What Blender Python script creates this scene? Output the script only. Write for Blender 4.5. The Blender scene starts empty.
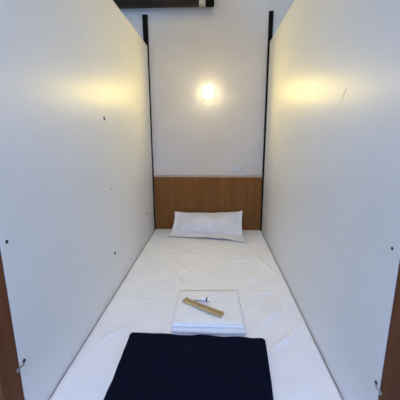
import bpy, bmesh, math, random
from mathutils import Vector, Matrix, noise as mn
random.seed(4)
S = bpy.context.scene
C = S.collection
BED = 0.42                      # height of the sheet above the floor
YB = 2.653                      # back wall
YF = 0.694                      # front edge of the partitions

# ------------------------------------------------------------------ materials
def mat(name, col, rough=0.5, spec=0.5, metal=0.0):
    m = bpy.data.materials.new(name); m.use_nodes = True
    b = m.node_tree.nodes['Principled BSDF']
    b.inputs['Base Color'].default_value = (*col, 1)
    b.inputs['Roughness'].default_value = rough
    b.inputs['Specular IOR Level'].default_value = spec
    b.inputs['Metallic'].default_value = metal
    return m, b
def srgb(r, g, b):
    f = lambda c: (c/255/12.92) if c/255 <= .04045 else ((c/255+.055)/1.055)**2.4
    return (f(r), f(g), f(b))
def noisy(m, b, c1, c2, scale, stretch=(1,1,1), detail=4, bump=0.0, bscale=None, lo=.35, hi=.65):
    nt = m.node_tree; N = nt.nodes.new; L = nt.links.new
    tc = N('ShaderNodeTexCoord'); mp = N('ShaderNodeMapping'); mp.inputs['Scale'].default_value = stretch
    L(tc.outputs['Object'], mp.inputs['Vector'])
    no = N('ShaderNodeTexNoise'); no.inputs['Scale'].default_value = scale; no.inputs['Detail'].default_value = detail
    L(mp.outputs[0], no.inputs['Vector'])
    r = N('ShaderNodeValToRGB'); e = r.color_ramp.elements
    e[0].position = lo; e[1].position = hi
    e[0].color = (*c1, 1); e[1].color = (*c2, 1)
    L(no.outputs['Fac'], r.inputs[0]); L(r.outputs[0], b.inputs['Base Color'])
    if bump:
        n2 = N('ShaderNodeTexNoise'); n2.inputs['Scale'].default_value = bscale or scale; n2.inputs['Detail'].default_value = 3
        L(mp.outputs[0], n2.inputs['Vector'])
        bp = N('ShaderNodeBump'); bp.inputs['Strength'].default_value = bump; bp.inputs['Distance'].default_value = .004
        L(n2.outputs['Fac'], bp.inputs['Height']); L(bp.outputs[0], b.inputs['Normal'])
    return m
M = {}
def mk(key, c1, c2, scale, rough, spec=.5, stretch=(1,1,1), bump=0, bscale=None, metal=0, detail=4, lo=.35, hi=.65):
    m, b = mat(key, c1, rough, spec, metal)
    M[key] = noisy(m, b, c1, c2, scale, stretch, detail, bump, bscale, lo, hi)
mk('paint_wall', (.63,.60,.56), (.66,.63,.59), 3, .75, .3, bump=.05, bscale=120)
mk('paint_ceiling', (.72,.68,.61), (.76,.72,.65), 3, .9, .2)
mk('floor_vinyl', (.20,.17,.14), (.27,.23,.19), 6, .45, stretch=(1,.15,1))
mk('laminate', (.71,.71,.71), (.74,.735,.73), 2, .45, .60)
lb = M['laminate'].node_tree; tg = lb.nodes.new('ShaderNodeTangent'); tg.direction_type = 'UV_MAP'; tg.uv_map = 'UVMap'
lp = lb.nodes['Principled BSDF']; lp.inputs['Anisotropic'].default_value = .3
lb.links.new(tg.outputs[0], lp.inputs['Tangent'])
mk('laminate_edge', (.55,.52,.48), (.6,.57,.53), 30, .5)
mk('wood', (.165,.069,.018), (.225,.098,.027), 9, .6, .15, stretch=(3.2,3.2,.16), detail=7, lo=.3, hi=.7)
mk('wood_front', (.115,.040,.016), (.15,.055,.023), 9, .6, .12, stretch=(3.2,3.2,.16), detail=7, lo=.3, hi=.7)
mk('wood_edge', (.42,.30,.22), (.5,.37,.28), 20, .5)
mk('black_metal', (.004,.0036,.0032), (.006,.0055,.005), 30, .7, .08)
mk('dark_pipe', (.016,.011,.008), (.023,.016,.012), 12, .5, .3, stretch=(.3,1,1))
mk('silver_metal', (.42,.42,.38), (.62,.61,.57), 40, .35, metal=.6)
mk('bolt_metal', (.35,.31,.29), (.5,.45,.42), 60, .35, metal=.8)
mk('hole_dark', (.012,.012,.018), (.02,.02,.028), 80, .6)
mk('scuff', (.50,.47,.42), (.58,.55,.50), 60, .6)
mk('cotton', (.775,.80,.825), (.815,.84,.86), 8, .92, .1, bump=.10, bscale=500)
mk('pillow_cotton', (.72,.74,.77), (.77,.785,.81), 10, .92, .1, bump=.10, bscale=400)
mk('terry', (.76,.785,.80), (.82,.84,.855), 60, .98, .05, bump=.5, bscale=420)
mk('navy', (.0034,.0052,.0135), (.0050,.0072,.0175), 160, .95, .03, bump=.3, bscale=500)
mk('kraft', (.40,.28,.13), (.52,.37,.19), 60, .6, bump=.2, bscale=200)
mk('kraft_dark', (.26,.17,.075), (.33,.22,.10), 60, .6)
mk('white_plastic', (.85,.82,.80), (.9,.87,.86), 30, .3)
mk('grey_plastic', (.10,.10,.11), (.14,.14,.15), 60, .45)
mk('socket_plastic', (.56,.57,.60), (.60,.61,.63), 20, .4)
mk('lamp_metal', (.6,.6,.58), (.7,.7,.68), 20, .4)
def emit(name, col, st):
    m = bpy.data.materials.new(name); m.use_nodes = True
    nt = m.node_tree; b = nt.nodes['Principled BSDF']
    b.inputs['Base Color'].default_value = (.9,.88,.8,1)
    b.inputs['Emission Color'].default_value = (*col, 1)
    b.inputs['Emission Strength'].default_value = st
    M[name] = m
emit('lamp_glow', (1,.755,.215), 288)
emit('lamp_side', (1,.86,.50), 6.5)
emit('tube_glow', (.45,.53,1), 105)

# ------------------------------------------------------------------ mesh helpers
def obj(name, bm, m, parent=None, smooth=False, bevel=0):
    me = bpy.data.meshes.new(name)
    bmesh.ops.recalc_face_normals(bm, faces=bm.faces)
    bm.to_mesh(me); bm.free()
    o = bpy.data.objects.new(name, me); C.objects.link(o)
    me.materials.append(M[m])
    if smooth:
        for p in me.polygons: p.use_smooth = True
    if bevel:
        md = o.modifiers.new('bevel', 'BEVEL'); md.width = bevel; md.segments = 2; md.limit_method = 'ANGLE'
    if parent: o.parent = parent
    return o
def box(bm, x0, x1, y0, y1, z0, z1):
    vs = [bm.verts.new((x, y, z)) for x in (x0,x1) for y in (y0,y1) for z in (z0,z1)]
    for f in ((0,1,3,2),(4,6,7,5),(0,4,5,1),(2,3,7,6),(0,2,6,4),(1,5,7,3)):
        bm.faces.new([vs[i] for i in f])
    return bm
def B(*a): return box(bmesh.new(), *a)
def cyl(bm, p, axis, r, l, n=24, r2=None):
    q = Vector((0,0,1)).rotation_difference(Vector(axis).normalized()).to_matrix().to_4x4()
    bmesh.ops.create_cone(bm, cap_ends=True, segments=n, radius1=r, radius2=r if r2 is None else r2, depth=l,
                          matrix=Matrix.Translation(p) @ q)
    return bm
def tube(bm, pts, r, n=10):
    pts = [Vector(p) for p in pts]; rings = []
    for i, p in enumerate(pts):
        d = (pts[min(i+1,len(pts)-1)] - pts[max(i-1,0)]).normalized()
        a = d.orthogonal().normalized(); b = d.cross(a)
        if rings:
            a = (pa - d*pa.dot(d)).normalized(); b = d.cross(a)
        pa = a
        rings.append([bm.verts.new(p + r*(math.cos(2*math.pi*k/n)*a + math.sin(2*math.pi*k/n)*b)) for k in range(n)])
    for r0, r1 in zip(rings, rings[1:]):
        for k in range(n): bm.faces.new((r0[k], r0[(k+1)%n], r1[(k+1)%n], r1[k]))
    bm.faces.new(rings[0]); bm.faces.new(rings[-1][::-1])
    return bm
def tag(o, label, cat, group=None):
    o['label'] = label; o['category'] = cat
    if group: o['group'] = group
    return o
def struct(o): o['kind'] = 'structure'; return o
def thing(name, loc, label, cat, group=None):
    o = bpy.data.objects.new(name, None); C.objects.link(o); o.location = loc; o.empty_display_size = .1
    return tag(o, label, cat, group)
def rel(o):                      # give a child modelled in world space its place under its parent
    o.matrix_parent_inverse = Matrix.Translation(-o.parent.location)
    return o
def N3(x, y, z, s): return mn.noise(Vector((x*s, y*s, z*s)))

# ------------------------------------------------------------------ the room
struct(obj('floor', B(-2.2,2.2,-1.6,2.8,-.1,0), 'floor_vinyl'))
struct(obj('ceiling', B(-2.2,2.2,-1.6,2.8,2.75,2.85), 'paint_ceiling'))
struct(obj('wall_back', B(-2.2,2.2,YB,2.8,0,2.75), 'paint_wall'))
struct(obj('wall_left', B(-2.3,-2.2,-1.6,2.8,0,2.75), 'paint_wall'))
struct(obj('wall_right', B(2.2,2.3,-1.6,2.8,0,2.75), 'paint_wall'))
bm = bmesh.new()                 # unseen wall behind the camera, added to shape daylight; openings at either side
for a in ((-1,1,0,2.75), (-2.3,-1,0,.25), (1,2.3,0,.25), (-2.3,-1,1.75,2.75), (1,2.3,1.75,2.75)):
    box(bm, a[0], a[1], -1.7, -1.6, a[2], a[3])
struct(obj('wall_front_blocker', bm, 'paint_wall'))

# ------------------------------------------------------------------ partitions
def partition(s, top, label, holes, hooks, scuffs):
    """s = -1 / +1: side of the bed.  s*x = .5 is the face towards the bed"""
    YF = .700 if s < 0 else .678
    root = thing('partition', (s*.52, 1.66, 0), label, 'partition', 'white partitions beside the bed')
    x0, x1 = sorted((s*.5, s*.54))
    pn = rel(obj('panel', B(x0, x1, YF, 2.618, 0, top), 'laminate', root, bevel=.0015))
    uv = pn.data.uv_layers.new(name='UVMap')           # horizontal grain of the laminate runs along the panel
    for lp_ in pn.data.loops:
        c = pn.data.vertices[lp_.vertex_index].co; uv.data[lp_.index].uv = (c.y + .3*c.x, c.z + .3*c.x)
    # dark brown wooden end facing the corridor
    x0, x1 = sorted((s*.501, s*.66))
    rel(obj('end_board', B(x0, x1, YF-.075, YF-.001, 0, top), 'wood_front', root, bevel=.002))
    for (y, z, r) in holes:
        bm = bmesh.new()
        cyl(bm, (s*.4997, y, z), (s,0,0), r, .0012, 14)
        rel(obj('bolt_hole', bm, 'hole_dark', root))
        if r > .007:
            bm = bmesh.new(); cyl(bm, (s*.4985, y+.004, z-.006), (s,0,0), r*.6, .004, 12)
            rel(obj('bolt', bm, 'grey_plastic', root, smooth=False))
    for (y, z) in hooks:         # wire clip that reaches round the corner onto the wood
        bm = bmesh.new(); cyl(bm, (s*.4995, y, z), (s,0,0), .0062, .002, 16)
        rel(obj('bolt_hole', bm, 'hole_dark', root))
        pts = [(s*.4975, y-.004, z-.001), (s*.494, y-.010, z-.003), (s*.495, YF-.001, z-.003), (s*.4975, YF-.006, z-.004),
               (s*.497, YF-.012, z+.001), (s*.497, YF-.017, z-.002), (s*.497, YF-.016, z-.008), (s*.4975, YF-.010, z-.010)]
        rel(obj('clip', tube(bmesh.new(), pts, .0021), 'bolt_metal', root, smooth=True))
    for (y, z, l, a, w) in scuffs:
        bm = bmesh.new(); n = 7
        for k in range(n):
            t = k/(n-1) - .5
            ww = w*(1-abs(2*t)**2*.8)*(1+.3*math.sin(9*t))
            c = Vector((s*.4996, y + l*t*math.cos(a), z + l*t*math.sin(a) + .002*math.sin(7*t)))
            d = Vector((0, -math.sin(a), math.cos(a)))*ww
            for e in (-1, 1):
                bm.verts.new(c + d*e)
        bm.verts.ensure_lookup_table()
        for k in range(n-1):
            bm.faces.new([bm.verts[i] for i in (2*k, 2*k+1, 2*k+3, 2*k+2)])
        g = bmesh.ops.extrude_face_region(bm, geom=bm.faces[:])
        for v in [v for v in g['geom'] if isinstance(v, bmesh.types.BMVert)]: v.co.x += s*.0006
        rel(obj('scuff_mark', bm, 'scuff', root))
    return root
partition(-1, BED+1.5855, 'tall white laminate partition with five dark bolt holes and a wire clip at its brown wooden end',
          [(1.514,BED+.952,.009), (2.297,BED+1.03,.006), (1.542,BED+.583,.004), (2.328,BED+.236,.008),
           (.723,BED+.589,.0055), (1.533,BED+.217,.010), (2.125,BED+.006,.006)],
          [(.718,BED+.219)],
          [(1.02,BED+.949,.022,2.3,.0014), (.947,BED+.965,.018,2.2,.0014), (1.772,BED+1.157,.066,.96,.0022)])
partition(1, BED+1.5989, 'tall white laminate partition with one small bolt near its edge and a dark slanting scuff',
          [(.708,BED+.591,.0045)],
          [(.692,BED+.210)],
          [(1.085,BED+1.003,.058,2.37,.0036), (1.357,BED+1.055,.032,2.17,.0022)])

# ------------------------------------------------------------------ black posts in the back corners
def post(x0, x1, top, label):
    o = thing('black_post', ((x0+x1)/2, 2.636, 0), label, 'post', 'black posts at the back wall')
    rel(obj('upright', B(x0, x1, 2.6205, YB-.001, .004, top-.004), 'black_metal', o, bevel=.002))
    rel(obj('end_cap', B(x0-.001, x1+.001, 2.6195, YB-.001, top-.004, top), 'black_metal', o))
    rel(obj('foot_plate', B(x0-.01, x1+.0, 2.6195, YB-.001, 0, .004), 'black_metal', o))
    return o
post(-.532, -.4945, BED+1.817, 'black square metal post behind the partition with five bolt holes, under the pipe')
post(.4880, .520, BED+1.822, 'black square metal post behind the scuffed partition, away from the pipe')

# ------------------------------------------------------------------ pipe
pz, py, pr = BED+1.918, 2.583, .066
pipe = thing('ceiling_pipe', (-.6, py, pz), 'dark brown horizontal pipe with silver collar high on the back wall', 'pipe')
bm = bmesh.new(); cyl(bm, (-1.13, py, pz), (1,0,0), pr, 2.12, 32); rel(obj('tube', bm, 'dark_pipe', pipe, bevel=.001))
bm = bmesh.new(); cyl(bm, (-.043, py, pz), (1,0,0), pr+.0015, .048, 32); rel(obj('collar', bm, 'silver_metal', pipe, bevel=.003))
bm = bmesh.new(); cyl(bm, (.015, py, pz), (1,0,0), pr+.003, .068, 32); rel(obj('end_cap', bm, 'black_metal', pipe, bevel=.008))
for x in (-.25, -1.4):
    bm = bmesh.new(); box(bm, x-.012, x+.012, py, YB-.001, pz-.012, pz+.012); rel(obj('wall_bracket', bm, 'dark_pipe', pipe))

# ------------------------------------------------------------------ lamp
lz = BED+1.213
lamp = thing('wall_lamp', (0, YB, lz), 'small square glowing wall lamp above the headboard', 'lamp')
rel(obj('back_plate', B(-.048,.048,YB-.008,YB-.0005,lz-.05,lz+.05), 'lamp_metal', lamp, bevel=.003))
lf = YB-.110                      # front of the lamp body
rel(obj('lamp_shade', B(-.040,.040,lf+.003,YB-.0085,lz-.042,lz+.042), 'lamp_side', lamp, bevel=.006))
bm = bmesh.new(); box(bm,-.042,-.036,lf-.004,lf+.002,lz-.044,lz+.044); box(bm,.036,.042,lf-.004,lf+.002,lz-.044,lz+.044)
box(bm,-.036,.036,lf-.004,lf+.002,lz-.044,lz-.038); box(bm,-.036,.036,lf-.004,lf+.002,lz+.038,lz+.044)
rel(obj('rim', bm, 'lamp_side', lamp))
rel(obj('bright_lens', B(-.036,.036,lf,lf+.0022,lz-.038,lz+.038), 'lamp_glow', lamp))

# ------------------------------------------------------------------ socket
so = thing('wall_socket', (.275, YB, BED+.565), 'pale grey double socket plate on the wall just above the headboard', 'socket')
rel(obj('plate', B(.217,.337,YB-.010,YB-.0005,BED+.540,BED+.592), 'socket_plastic', so, bevel=.003))
rel(obj('socket_insert', B(.228,.268,YB-.0125,YB-.0101,BED+.549,BED+.583), 'socket_plastic', so, bevel=.001))
rel(obj('switch', B(.296,.325,YB-.014,YB-.0101,BED+.551,BED+.581), 'scuff', so, bevel=.002))

# ------------------------------------------------------------------ headboard
for o in lamp.children: o.location.x += .006
hb = thing('headboard', (0, 2.63, BED), 'brown wood grain headboard board behind the pillow', 'headboard')
rel(obj('board', B(-.489,.4875,2.632,YB-.001,.12,BED+.492), 'wood', hb))
rel(obj('top_edge', B(-.489,.4875,2.630,YB-.001,BED+.4922,BED+.508), 'wood_edge', hb, bevel=.001))

# ------------------------------------------------------------------ bed
bed = thing('bed', (0, 1.66, 0), 'single bed under a white fitted sheet filling the space between the partitions', 'bed')
rel(obj('bed_base', B(-.494,.488,.70,2.62,.03,.20), 'wood_front', bed, bevel=.004))
rel(obj('mattress', B(-.484,.484,.715,2.618,.2005,BED-.016), 'cotton', bed, bevel=.02))
for x in (-.44, .44):
    for y in (.78, 2.55):
        rel(obj('leg', B(x-.03,x+.03,y-.03,y+.03,0,.0298), 'black_metal', bed))

def crease(x, y, x0, y0, x1, y1, w, h):
    d = Vector((x1-x0, y1-y0)); L = d.length; d /= L
    p = Vector((x-x0, y-y0)); t = p.dot(d)/L; n = p.x*d.y - p.y*d.x
    if t < 0 or t > 1: return 0
    n += .006*math.sin(9*t+x0*20)
    return h*math.exp(-(n/w)**2)*math.sin(math.pi*t)
CR = [(-.22,1.80,-.13,1.58,.010,.006), (-.18,1.86,-.05,1.66,.009,.004), (-.26,1.62,-.16,1.52,.010,.005), (.24,1.62,.36,1.72,.010,.005), (.25,1.50,.40,1.53,.009,.004),
      (.27,1.20,.42,1.42,.014,.006), (.30,1.05,.46,1.22,.012,.006), (-.45,1.05,-.33,1.20,.012,.005), (-.30,1.13,-.14,1.16,.008,.006),
      (-.46,2.0,.0,2.05,.010,.002), (.0,1.9,.45,1.98,.012,.003), (-.45,1.4,-.2,1.42,.010,.002), (.35,2.05,.46,1.7,.012,.005), (.1,2.15,.3,1.95,.010,.003)]
def sheet_z(x, y):
    z = BED + .0022*N3(x, y, 0, 7) + .0012*N3(x, y, 3, 19)
    for c in CR: z += 2.6*crease(x, y, *c)
    return z
bm = bmesh.new(); nx, ny = 100, 190
XA, XB, YA, YE = -.4988, .4988, .702, 2.630
rows = []
prof = [(0, -.26), (0, -.17), (0, -.09), (0, -.035), (.004, -.014), (.012, -.004)]   # front drop over the mattress edge
def ex(x):                        # rounding beside the panels
    t = min(x-XA, XB-x)
    return -.010*max(0, 1 - t/.018)**2
for dy, dz in prof:
    rows.append([(XA+(XB-XA)*i/nx, YA+dy + .004*N3(i*.1, dz*6, 2, 1)*(-dz*4), BED+dz+(ex(XA+(XB-XA)*i/nx) if dz > -.02 else -.012*(1 if i in (0,nx) else 0))) for i in range(nx+1)])
for j in range(ny+1):
    y = YA+.022+(YE-YA-.022)*j/ny
    rows.append([(XA+(XB-XA)*i/nx, y, sheet_z(XA+(XB-XA)*i/nx, y)+ex(XA+(XB-XA)*i/nx)) for i in range(nx+1)])
vr = [[bm.verts.new(p) for p in r] for r in rows]
for a, b in zip(vr, vr[1:]):
    for i in range(nx): bm.faces.new((a[i], a[i+1], b[i+1], b[i]))
sh = rel(obj('fitted_sheet', bm, 'cotton', bed, smooth=True))
md = sh.modifiers.new('solid', 'SOLIDIFY'); md.thickness = .006; md.offset = -1

# ------------------------------------------------------------------ folded cloths
def folded(name, m, corners, profile, nx, seed, wob, label, cat, side_round=.012, parent=None, zoff=0):
    """corners: front-left, front-right, back-right, back-left (x, y); profile: closed list of (t, z), t = 0 front .. 1 back"""
    bm = bmesh.new()
    FLc, FRc, BRc, BLc = [Vector(c) for c in corners]
    ts = [i/nx for i in range(nx+1)]
    zc = sum(p[1] for p in profile)/len(profile)
    W = (FRc-FLc).length
    rings = []
    for u in ts:
        e = min(u, 1-u)*W
        k = 1.0 if e >= side_round else math.sqrt(max(0, 1-(1-e/side_round)**2))
        k = .25+.75*k
        ring = []
        for t, z in profile:
            f = FLc.lerp(FRc, u); b = BLc.lerp(BRc, u)
            p = f.lerp(b, t)
            zz = zc + (z-zc)*k
            n = wob*N3(p.x, p.y, seed, 9) + .4*wob*N3(p.x, p.y, seed+5, 24)
            px = p.x + .6*wob*N3(p.y, z*4, seed+9, 11)*(1 if e < .05 else .3)
            pyy = p.y + 1.0*wob*N3(p.x, z*6, seed+2, 10)
            ring.append(bm.verts.new((px, pyy, BED + zoff + max(.0035, zz + (n*min(1, zz/.012)))) ))
        rings.append(ring)
    m_ = len(profile)
    for a, b in zip(rings, rings[1:]):
        for i in range(m_): bm.faces.new((a[i], a[(i+1)%m_], b[(i+1)%m_], b[i]))
    bm.faces.new(rings[0]); bm.faces.new(rings[-1][::-1])
    o = obj(name, bm, m, parent, smooth=True)
    return tag(o, label, cat) if not parent else o
def fold_profile(h, layers, depth, notch, nt=26):
    """closed section: flat bottom, rounded fold front and back with notches between the layers"""
    P = []; cuts = [0, .68*h, h] if layers == 2 else [h*i/layers for i in range(layers+1)]
    for i in range(nt+1): P.append((.03 + .94*i/nt, .0035))
    def side(t0, sgn, up):
        out = []
        for l in range(layers):
            lh = cuts[l+1]-cuts[l]; zc_ = (cuts[l]+cuts[l+1])/2
            r = lh*.5
            off = (.011 if sgn < 0 else 0, .001, -.003)[l % 3]
            for k in range(7):
                a = -math.pi/2 + math.pi*k/6
                out.append((t0 + sgn*(math.cos(a)*r*1.1 + off - notch*(abs(math.sin(a))**4))/depth, zc_ + math.sin(a)*r*.96))
        return out if up else out[::-1]
    P += side(.985, 1, True)
    for i in range(nt+1): P.append((.97 - .94*i/nt, h))
    P += side(.015, -1, False)
    return P
folded('folded_towel', 'terry', [(-.130,1.158), (.203,1.161), (.194,1.478), (-.134,1.464)], fold_profile(.037, 2, .31, .009), 44, 3.1, .0035,
       'white folded towel lying on the sheet with a paper packet on it', 'towel')
folded('folded_blanket', 'navy', [(-.298,.735), (.250,.742), (.278,1.098), (-.304,1.104)], fold_profile(.032, 2, .35, .004), 50, 8.3, .0075,
       'dark navy folded blanket at the foot of the bed', 'blanket')

# ------------------------------------------------------------------ paper packet and tube on the towel
TOW = BED + .0405
pk = thing('paper_packet', (.004, 1.288, TOW), 'slim tan kraft paper packet lying slantwise on the white towel', 'packet')
ang = math.atan2(1.228-1.358, .103+.101)
pk.rotation_euler = (0, 0, ang)
def rr(bm, l, w, z0, z1, r, n=5):
    pts = []
    for cx, cy, a0 in ((l/2-r, w/2-r, 0), (-l/2+r, w/2-r, 90), (-l/2+r, -w/2+r, 180), (l/2-r, -w/2+r, 270)):
        for k in range(n+1):
            a = math.radians(a0+90*k/n); pts.append((cx+r*math.cos(a), cy+r*math.sin(a)))
    lo = [bm.verts.new((x, y, z0)) for x, y in pts]; hi = [bm.verts.new((x, y, z1)) for x, y in pts]
    for i in range(len(pts)):
        j = (i+1) % len(pts); bm.faces.new((lo[i], lo[j], hi[j], hi[i]))
    bm.faces.new(lo[::-1]); bm.faces.new(hi)
    return bm
obj('wrapper', rr(bmesh.new(), .228, .034, 0, .011, .006), 'kraft', pk, bevel=.002)
obj('ridge', rr(bmesh.new(), .196, .010, .0111, .0145, .004), 'kraft_dark', pk, bevel=.001)
obj('end_seal', rr(bmesh.new(), .012, .034, .0111, .0125, .002), 'kraft_dark', pk).location = (.105, 0, 0)
obj('end_seal', rr(bmesh.new(), .012, .034, .0111, .0125, .002), 'kraft_dark', pk).location = (-.105, 0, 0)

tb = thing('toothpaste_tube', (.008, 1.352, TOW+.001), 'tiny white tube with a grey stripe lying behind the tan packet', 'tube')
tb.rotation_euler = (0, 0, math.radians(-20))
bm = bmesh.new(); n = 14; rg = []
for i in range(9):                 # flat crimped end -> round shoulder
    t = i/8; hw = .015 - .004*t; hh = .0012 + .0085*min(1, t*1.25)
    rg.append([bm.verts.new((-.048+.062*t, hw*math.cos(2*math.pi*k/n), .0100*min(1,t*1.25)+.0012+hh*math.sin(2*math.pi*k/n))) for k in range(n)])
for a, b in zip(rg, rg[1:]):
    for k in range(n): bm.faces.new((a[k], a[(k+1)%n], b[(k+1)%n], b[k]))
bm.faces.new(rg[0]); bm.faces.new(rg[-1][::-1])
obj('tube_body', bm, 'white_plastic', tb, smooth=True)
bm = bmesh.new(); cyl(bm, (.0185, 0, .0112), (1,0,0), .0105, .008, 16); obj('stripe', bm, 'grey_plastic', tb)
bm = bmesh.new(); cyl(bm, (.029, 0, .0112), (1,0,0), .0095, .012, 16, .007); obj('cap', bm, 'white_plastic', tb)

# ------------------------------------------------------------------ pillow
pil = thing('pillow', (0, 2.45, BED), 'white pillow with flat border leaning against the brown headboard', 'pillow')
FLp, FRp = Vector((-.338,2.400,.010)), Vector((.325,2.285,.008))       # edge of the flat border
GLp, GRp = Vector((-.322,2.475,.022)), Vector((.305,2.425,.022))       # where the filling starts
BLp, BRp = Vector((-.302,2.606,.182)), Vector((.320,2.606,.190))       # upper edge at the headboard
def bil(u, v):
    if v < .2:
        t = v/.2
        p = FLp.lerp(FRp, u).lerp(GLp.lerp(GRp, u), t)
        e = 1-t
        p.z += e*(.020*(.55+.45*math.sin(9.5*u+1.0)) + .012*N3(u*3, 0, 4, 1.7))*math.sin(math.pi*min(1,u*1.02))
        p.y += e*(.016*math.sin(math.pi*u) + .010*N3(u*4, 1, 2, 1.3))
    else:
        t = (v-.2)/.8
        p = GLp.lerp(GRp, u).lerp(BLp.lerp(BRp, u), t)
        p.x += math.sin(math.pi*t)*(1-2*u)*(.010 if u < .5 else .008)
        p.z += t*t*(-.022*math.sin(math.pi*u)**.7 + .006*N3(u*5, 3, 1, 1.1))
    return p
def puff(u, v):
    a = max(0, min((u-.06)/.88, 1)); b = max(0, min((v-.20)/.74, 1))
    if not (0 < a < 1 and 0 < b < 1): return 0
    return (math.sin(math.pi*a)**.6)*(math.sin(math.pi*b)**.6)
nu, nv = 80, 60
bm = bmesh.new(); top = []; bot = []
nrm = (GRp-GLp).cross(BLp-GLp).normalized()
for j in range(nv+1):
    rt, rb = [], []
    for i in range(nu+1):
        u, v = i/nu, j/nv; p = bil(u, v); k = puff(u, v)
        fan = math.sin(math.atan2(v-.15, u-.02)*26)*math.exp(-((u-.02)**2+(v-.15)**2)*14) + math.sin(math.atan2(v-.15, .98-u)*24)*math.exp(-((.98-u)**2+(v-.15)**2)*14)
        wr = (.022*N3(p.x*1.3, p.y, p.z, 6.5) + .010*N3(p.x, p.y, p.z+3, 14) + .009*fan)*k**.5
        t = p + nrm*(.060*k + wr) + Vector((0, 0, .002 + .004*N3(p.x, p.y, 7, 14)*(1-k)*(v > 0)))
        b = p - nrm*(.060*k + .001)
        t.y = min(t.y, 2.627-.002*(1-k)); b.y = min(b.y, 2.628)
        t.z = max(t.z, .009); b.z = max(b.z, .005) if k > 0 else max(.004, t.z-.004)
        rt.append(bm.verts.new((t.x, t.y, t.z+BED)))
        rb.append(bm.verts.new((b.x, b.y, b.z+BED)))
    top.append(rt); bot.append(rb)
for g in (top, bot):
    for a, b in zip(g, g[1:]):
        for i in range(nu): bm.faces.new((a[i], a[i+1], b[i+1], b[i]))
loop = lambda g: g[0] + [r[-1] for r in g[1:]] + g[-1][-2::-1] + [r[0] for r in g[-2:0:-1]]
lt, lb = loop(top), loop(bot)
for i in range(len(lt)):
    j = (i+1) % len(lt); bm.faces.new((lt[i], lb[i], lb[j], lt[j]))
rel(obj('pillowcase', bm, 'pillow_cotton', pil, smooth=True))
# stitched seam between the border and the filling
pts = []
for k in range(60):
    t = k/59
    u, v = .06+.88*t, .185
    p = bil(u, v) + Vector((0, 0, .003)); p.z = max(p.z, .014); pts.append((p.x, p.y, p.z+BED))
rel(obj('seam', tube(bmesh.new(), pts, .0016, 6), 'pillow_cotton', pil, smooth=True))

# ------------------------------------------------------------------ corridor light behind the camera
cl = thing('ceiling_light', (0, -.9, 2.75), 'long white tube light on the corridor ceiling', 'light')
rel(obj('housing', B(-.6,.6,-.98,-.82,2.71,2.7495), 'lamp_metal', cl, bevel=.004))
rel(obj('diffuser', B(-.58,.58,-.96,-.84,2.69,2.7095), 'tube_glow', cl, bevel=.004))

w = bpy.data.worlds.new('world'); S.world = w; w.use_nodes = True
bg = w.node_tree.nodes['Background']; bg.inputs[0].default_value = (.335,.61,1,1); bg.inputs[1].default_value = 7.1
def area(name, loc, rot, sx, sy, col, e):
    d = bpy.data.lights.new(name, 'AREA'); d.shape = 'RECTANGLE'; d.size = sx; d.size_y = sy; d.color = col; d.energy = e
    o = bpy.data.objects.new(name, d); C.objects.link(o); o.location = loc; o.rotation_euler = rot
    return o
area('overhead_fill', (0, 1.5, 2.74), (0,0,0), 1.6, 1.2, (1,.75,.10), 8)  # added warm fill from overhead, no lamp fixture stands here

# ------------------------------------------------------------------ camera
cd = bpy.data.cameras.new('camera'); cam = bpy.data.objects.new('camera', cd); C.objects.link(cam); S.camera = cam
cd.sensor_fit = 'HORIZONTAL'; cd.sensor_width = 36; cd.lens = 36*293.995/400; cd.clip_start = .02
R = Vector((0.99885385, 0.04769124, -0.0040661)); U = Vector((-0.00641338, 0.21753819, 0.97603074)); F = Vector((-0.04743265, 0.97488599, -0.21759472))
cam.matrix_world = Matrix(((R.x,U.x,-F.x,.0572),(R.y,U.y,-F.y,0),(R.z,U.z,-F.z,BED+.8693),(0,0,0,1)))
vs = S.view_settings
vs.view_transform = 'Standard'; vs.look = 'None'; vs.gamma = 1; vs.use_curve_mapping = False; vs.exposure = 0.0
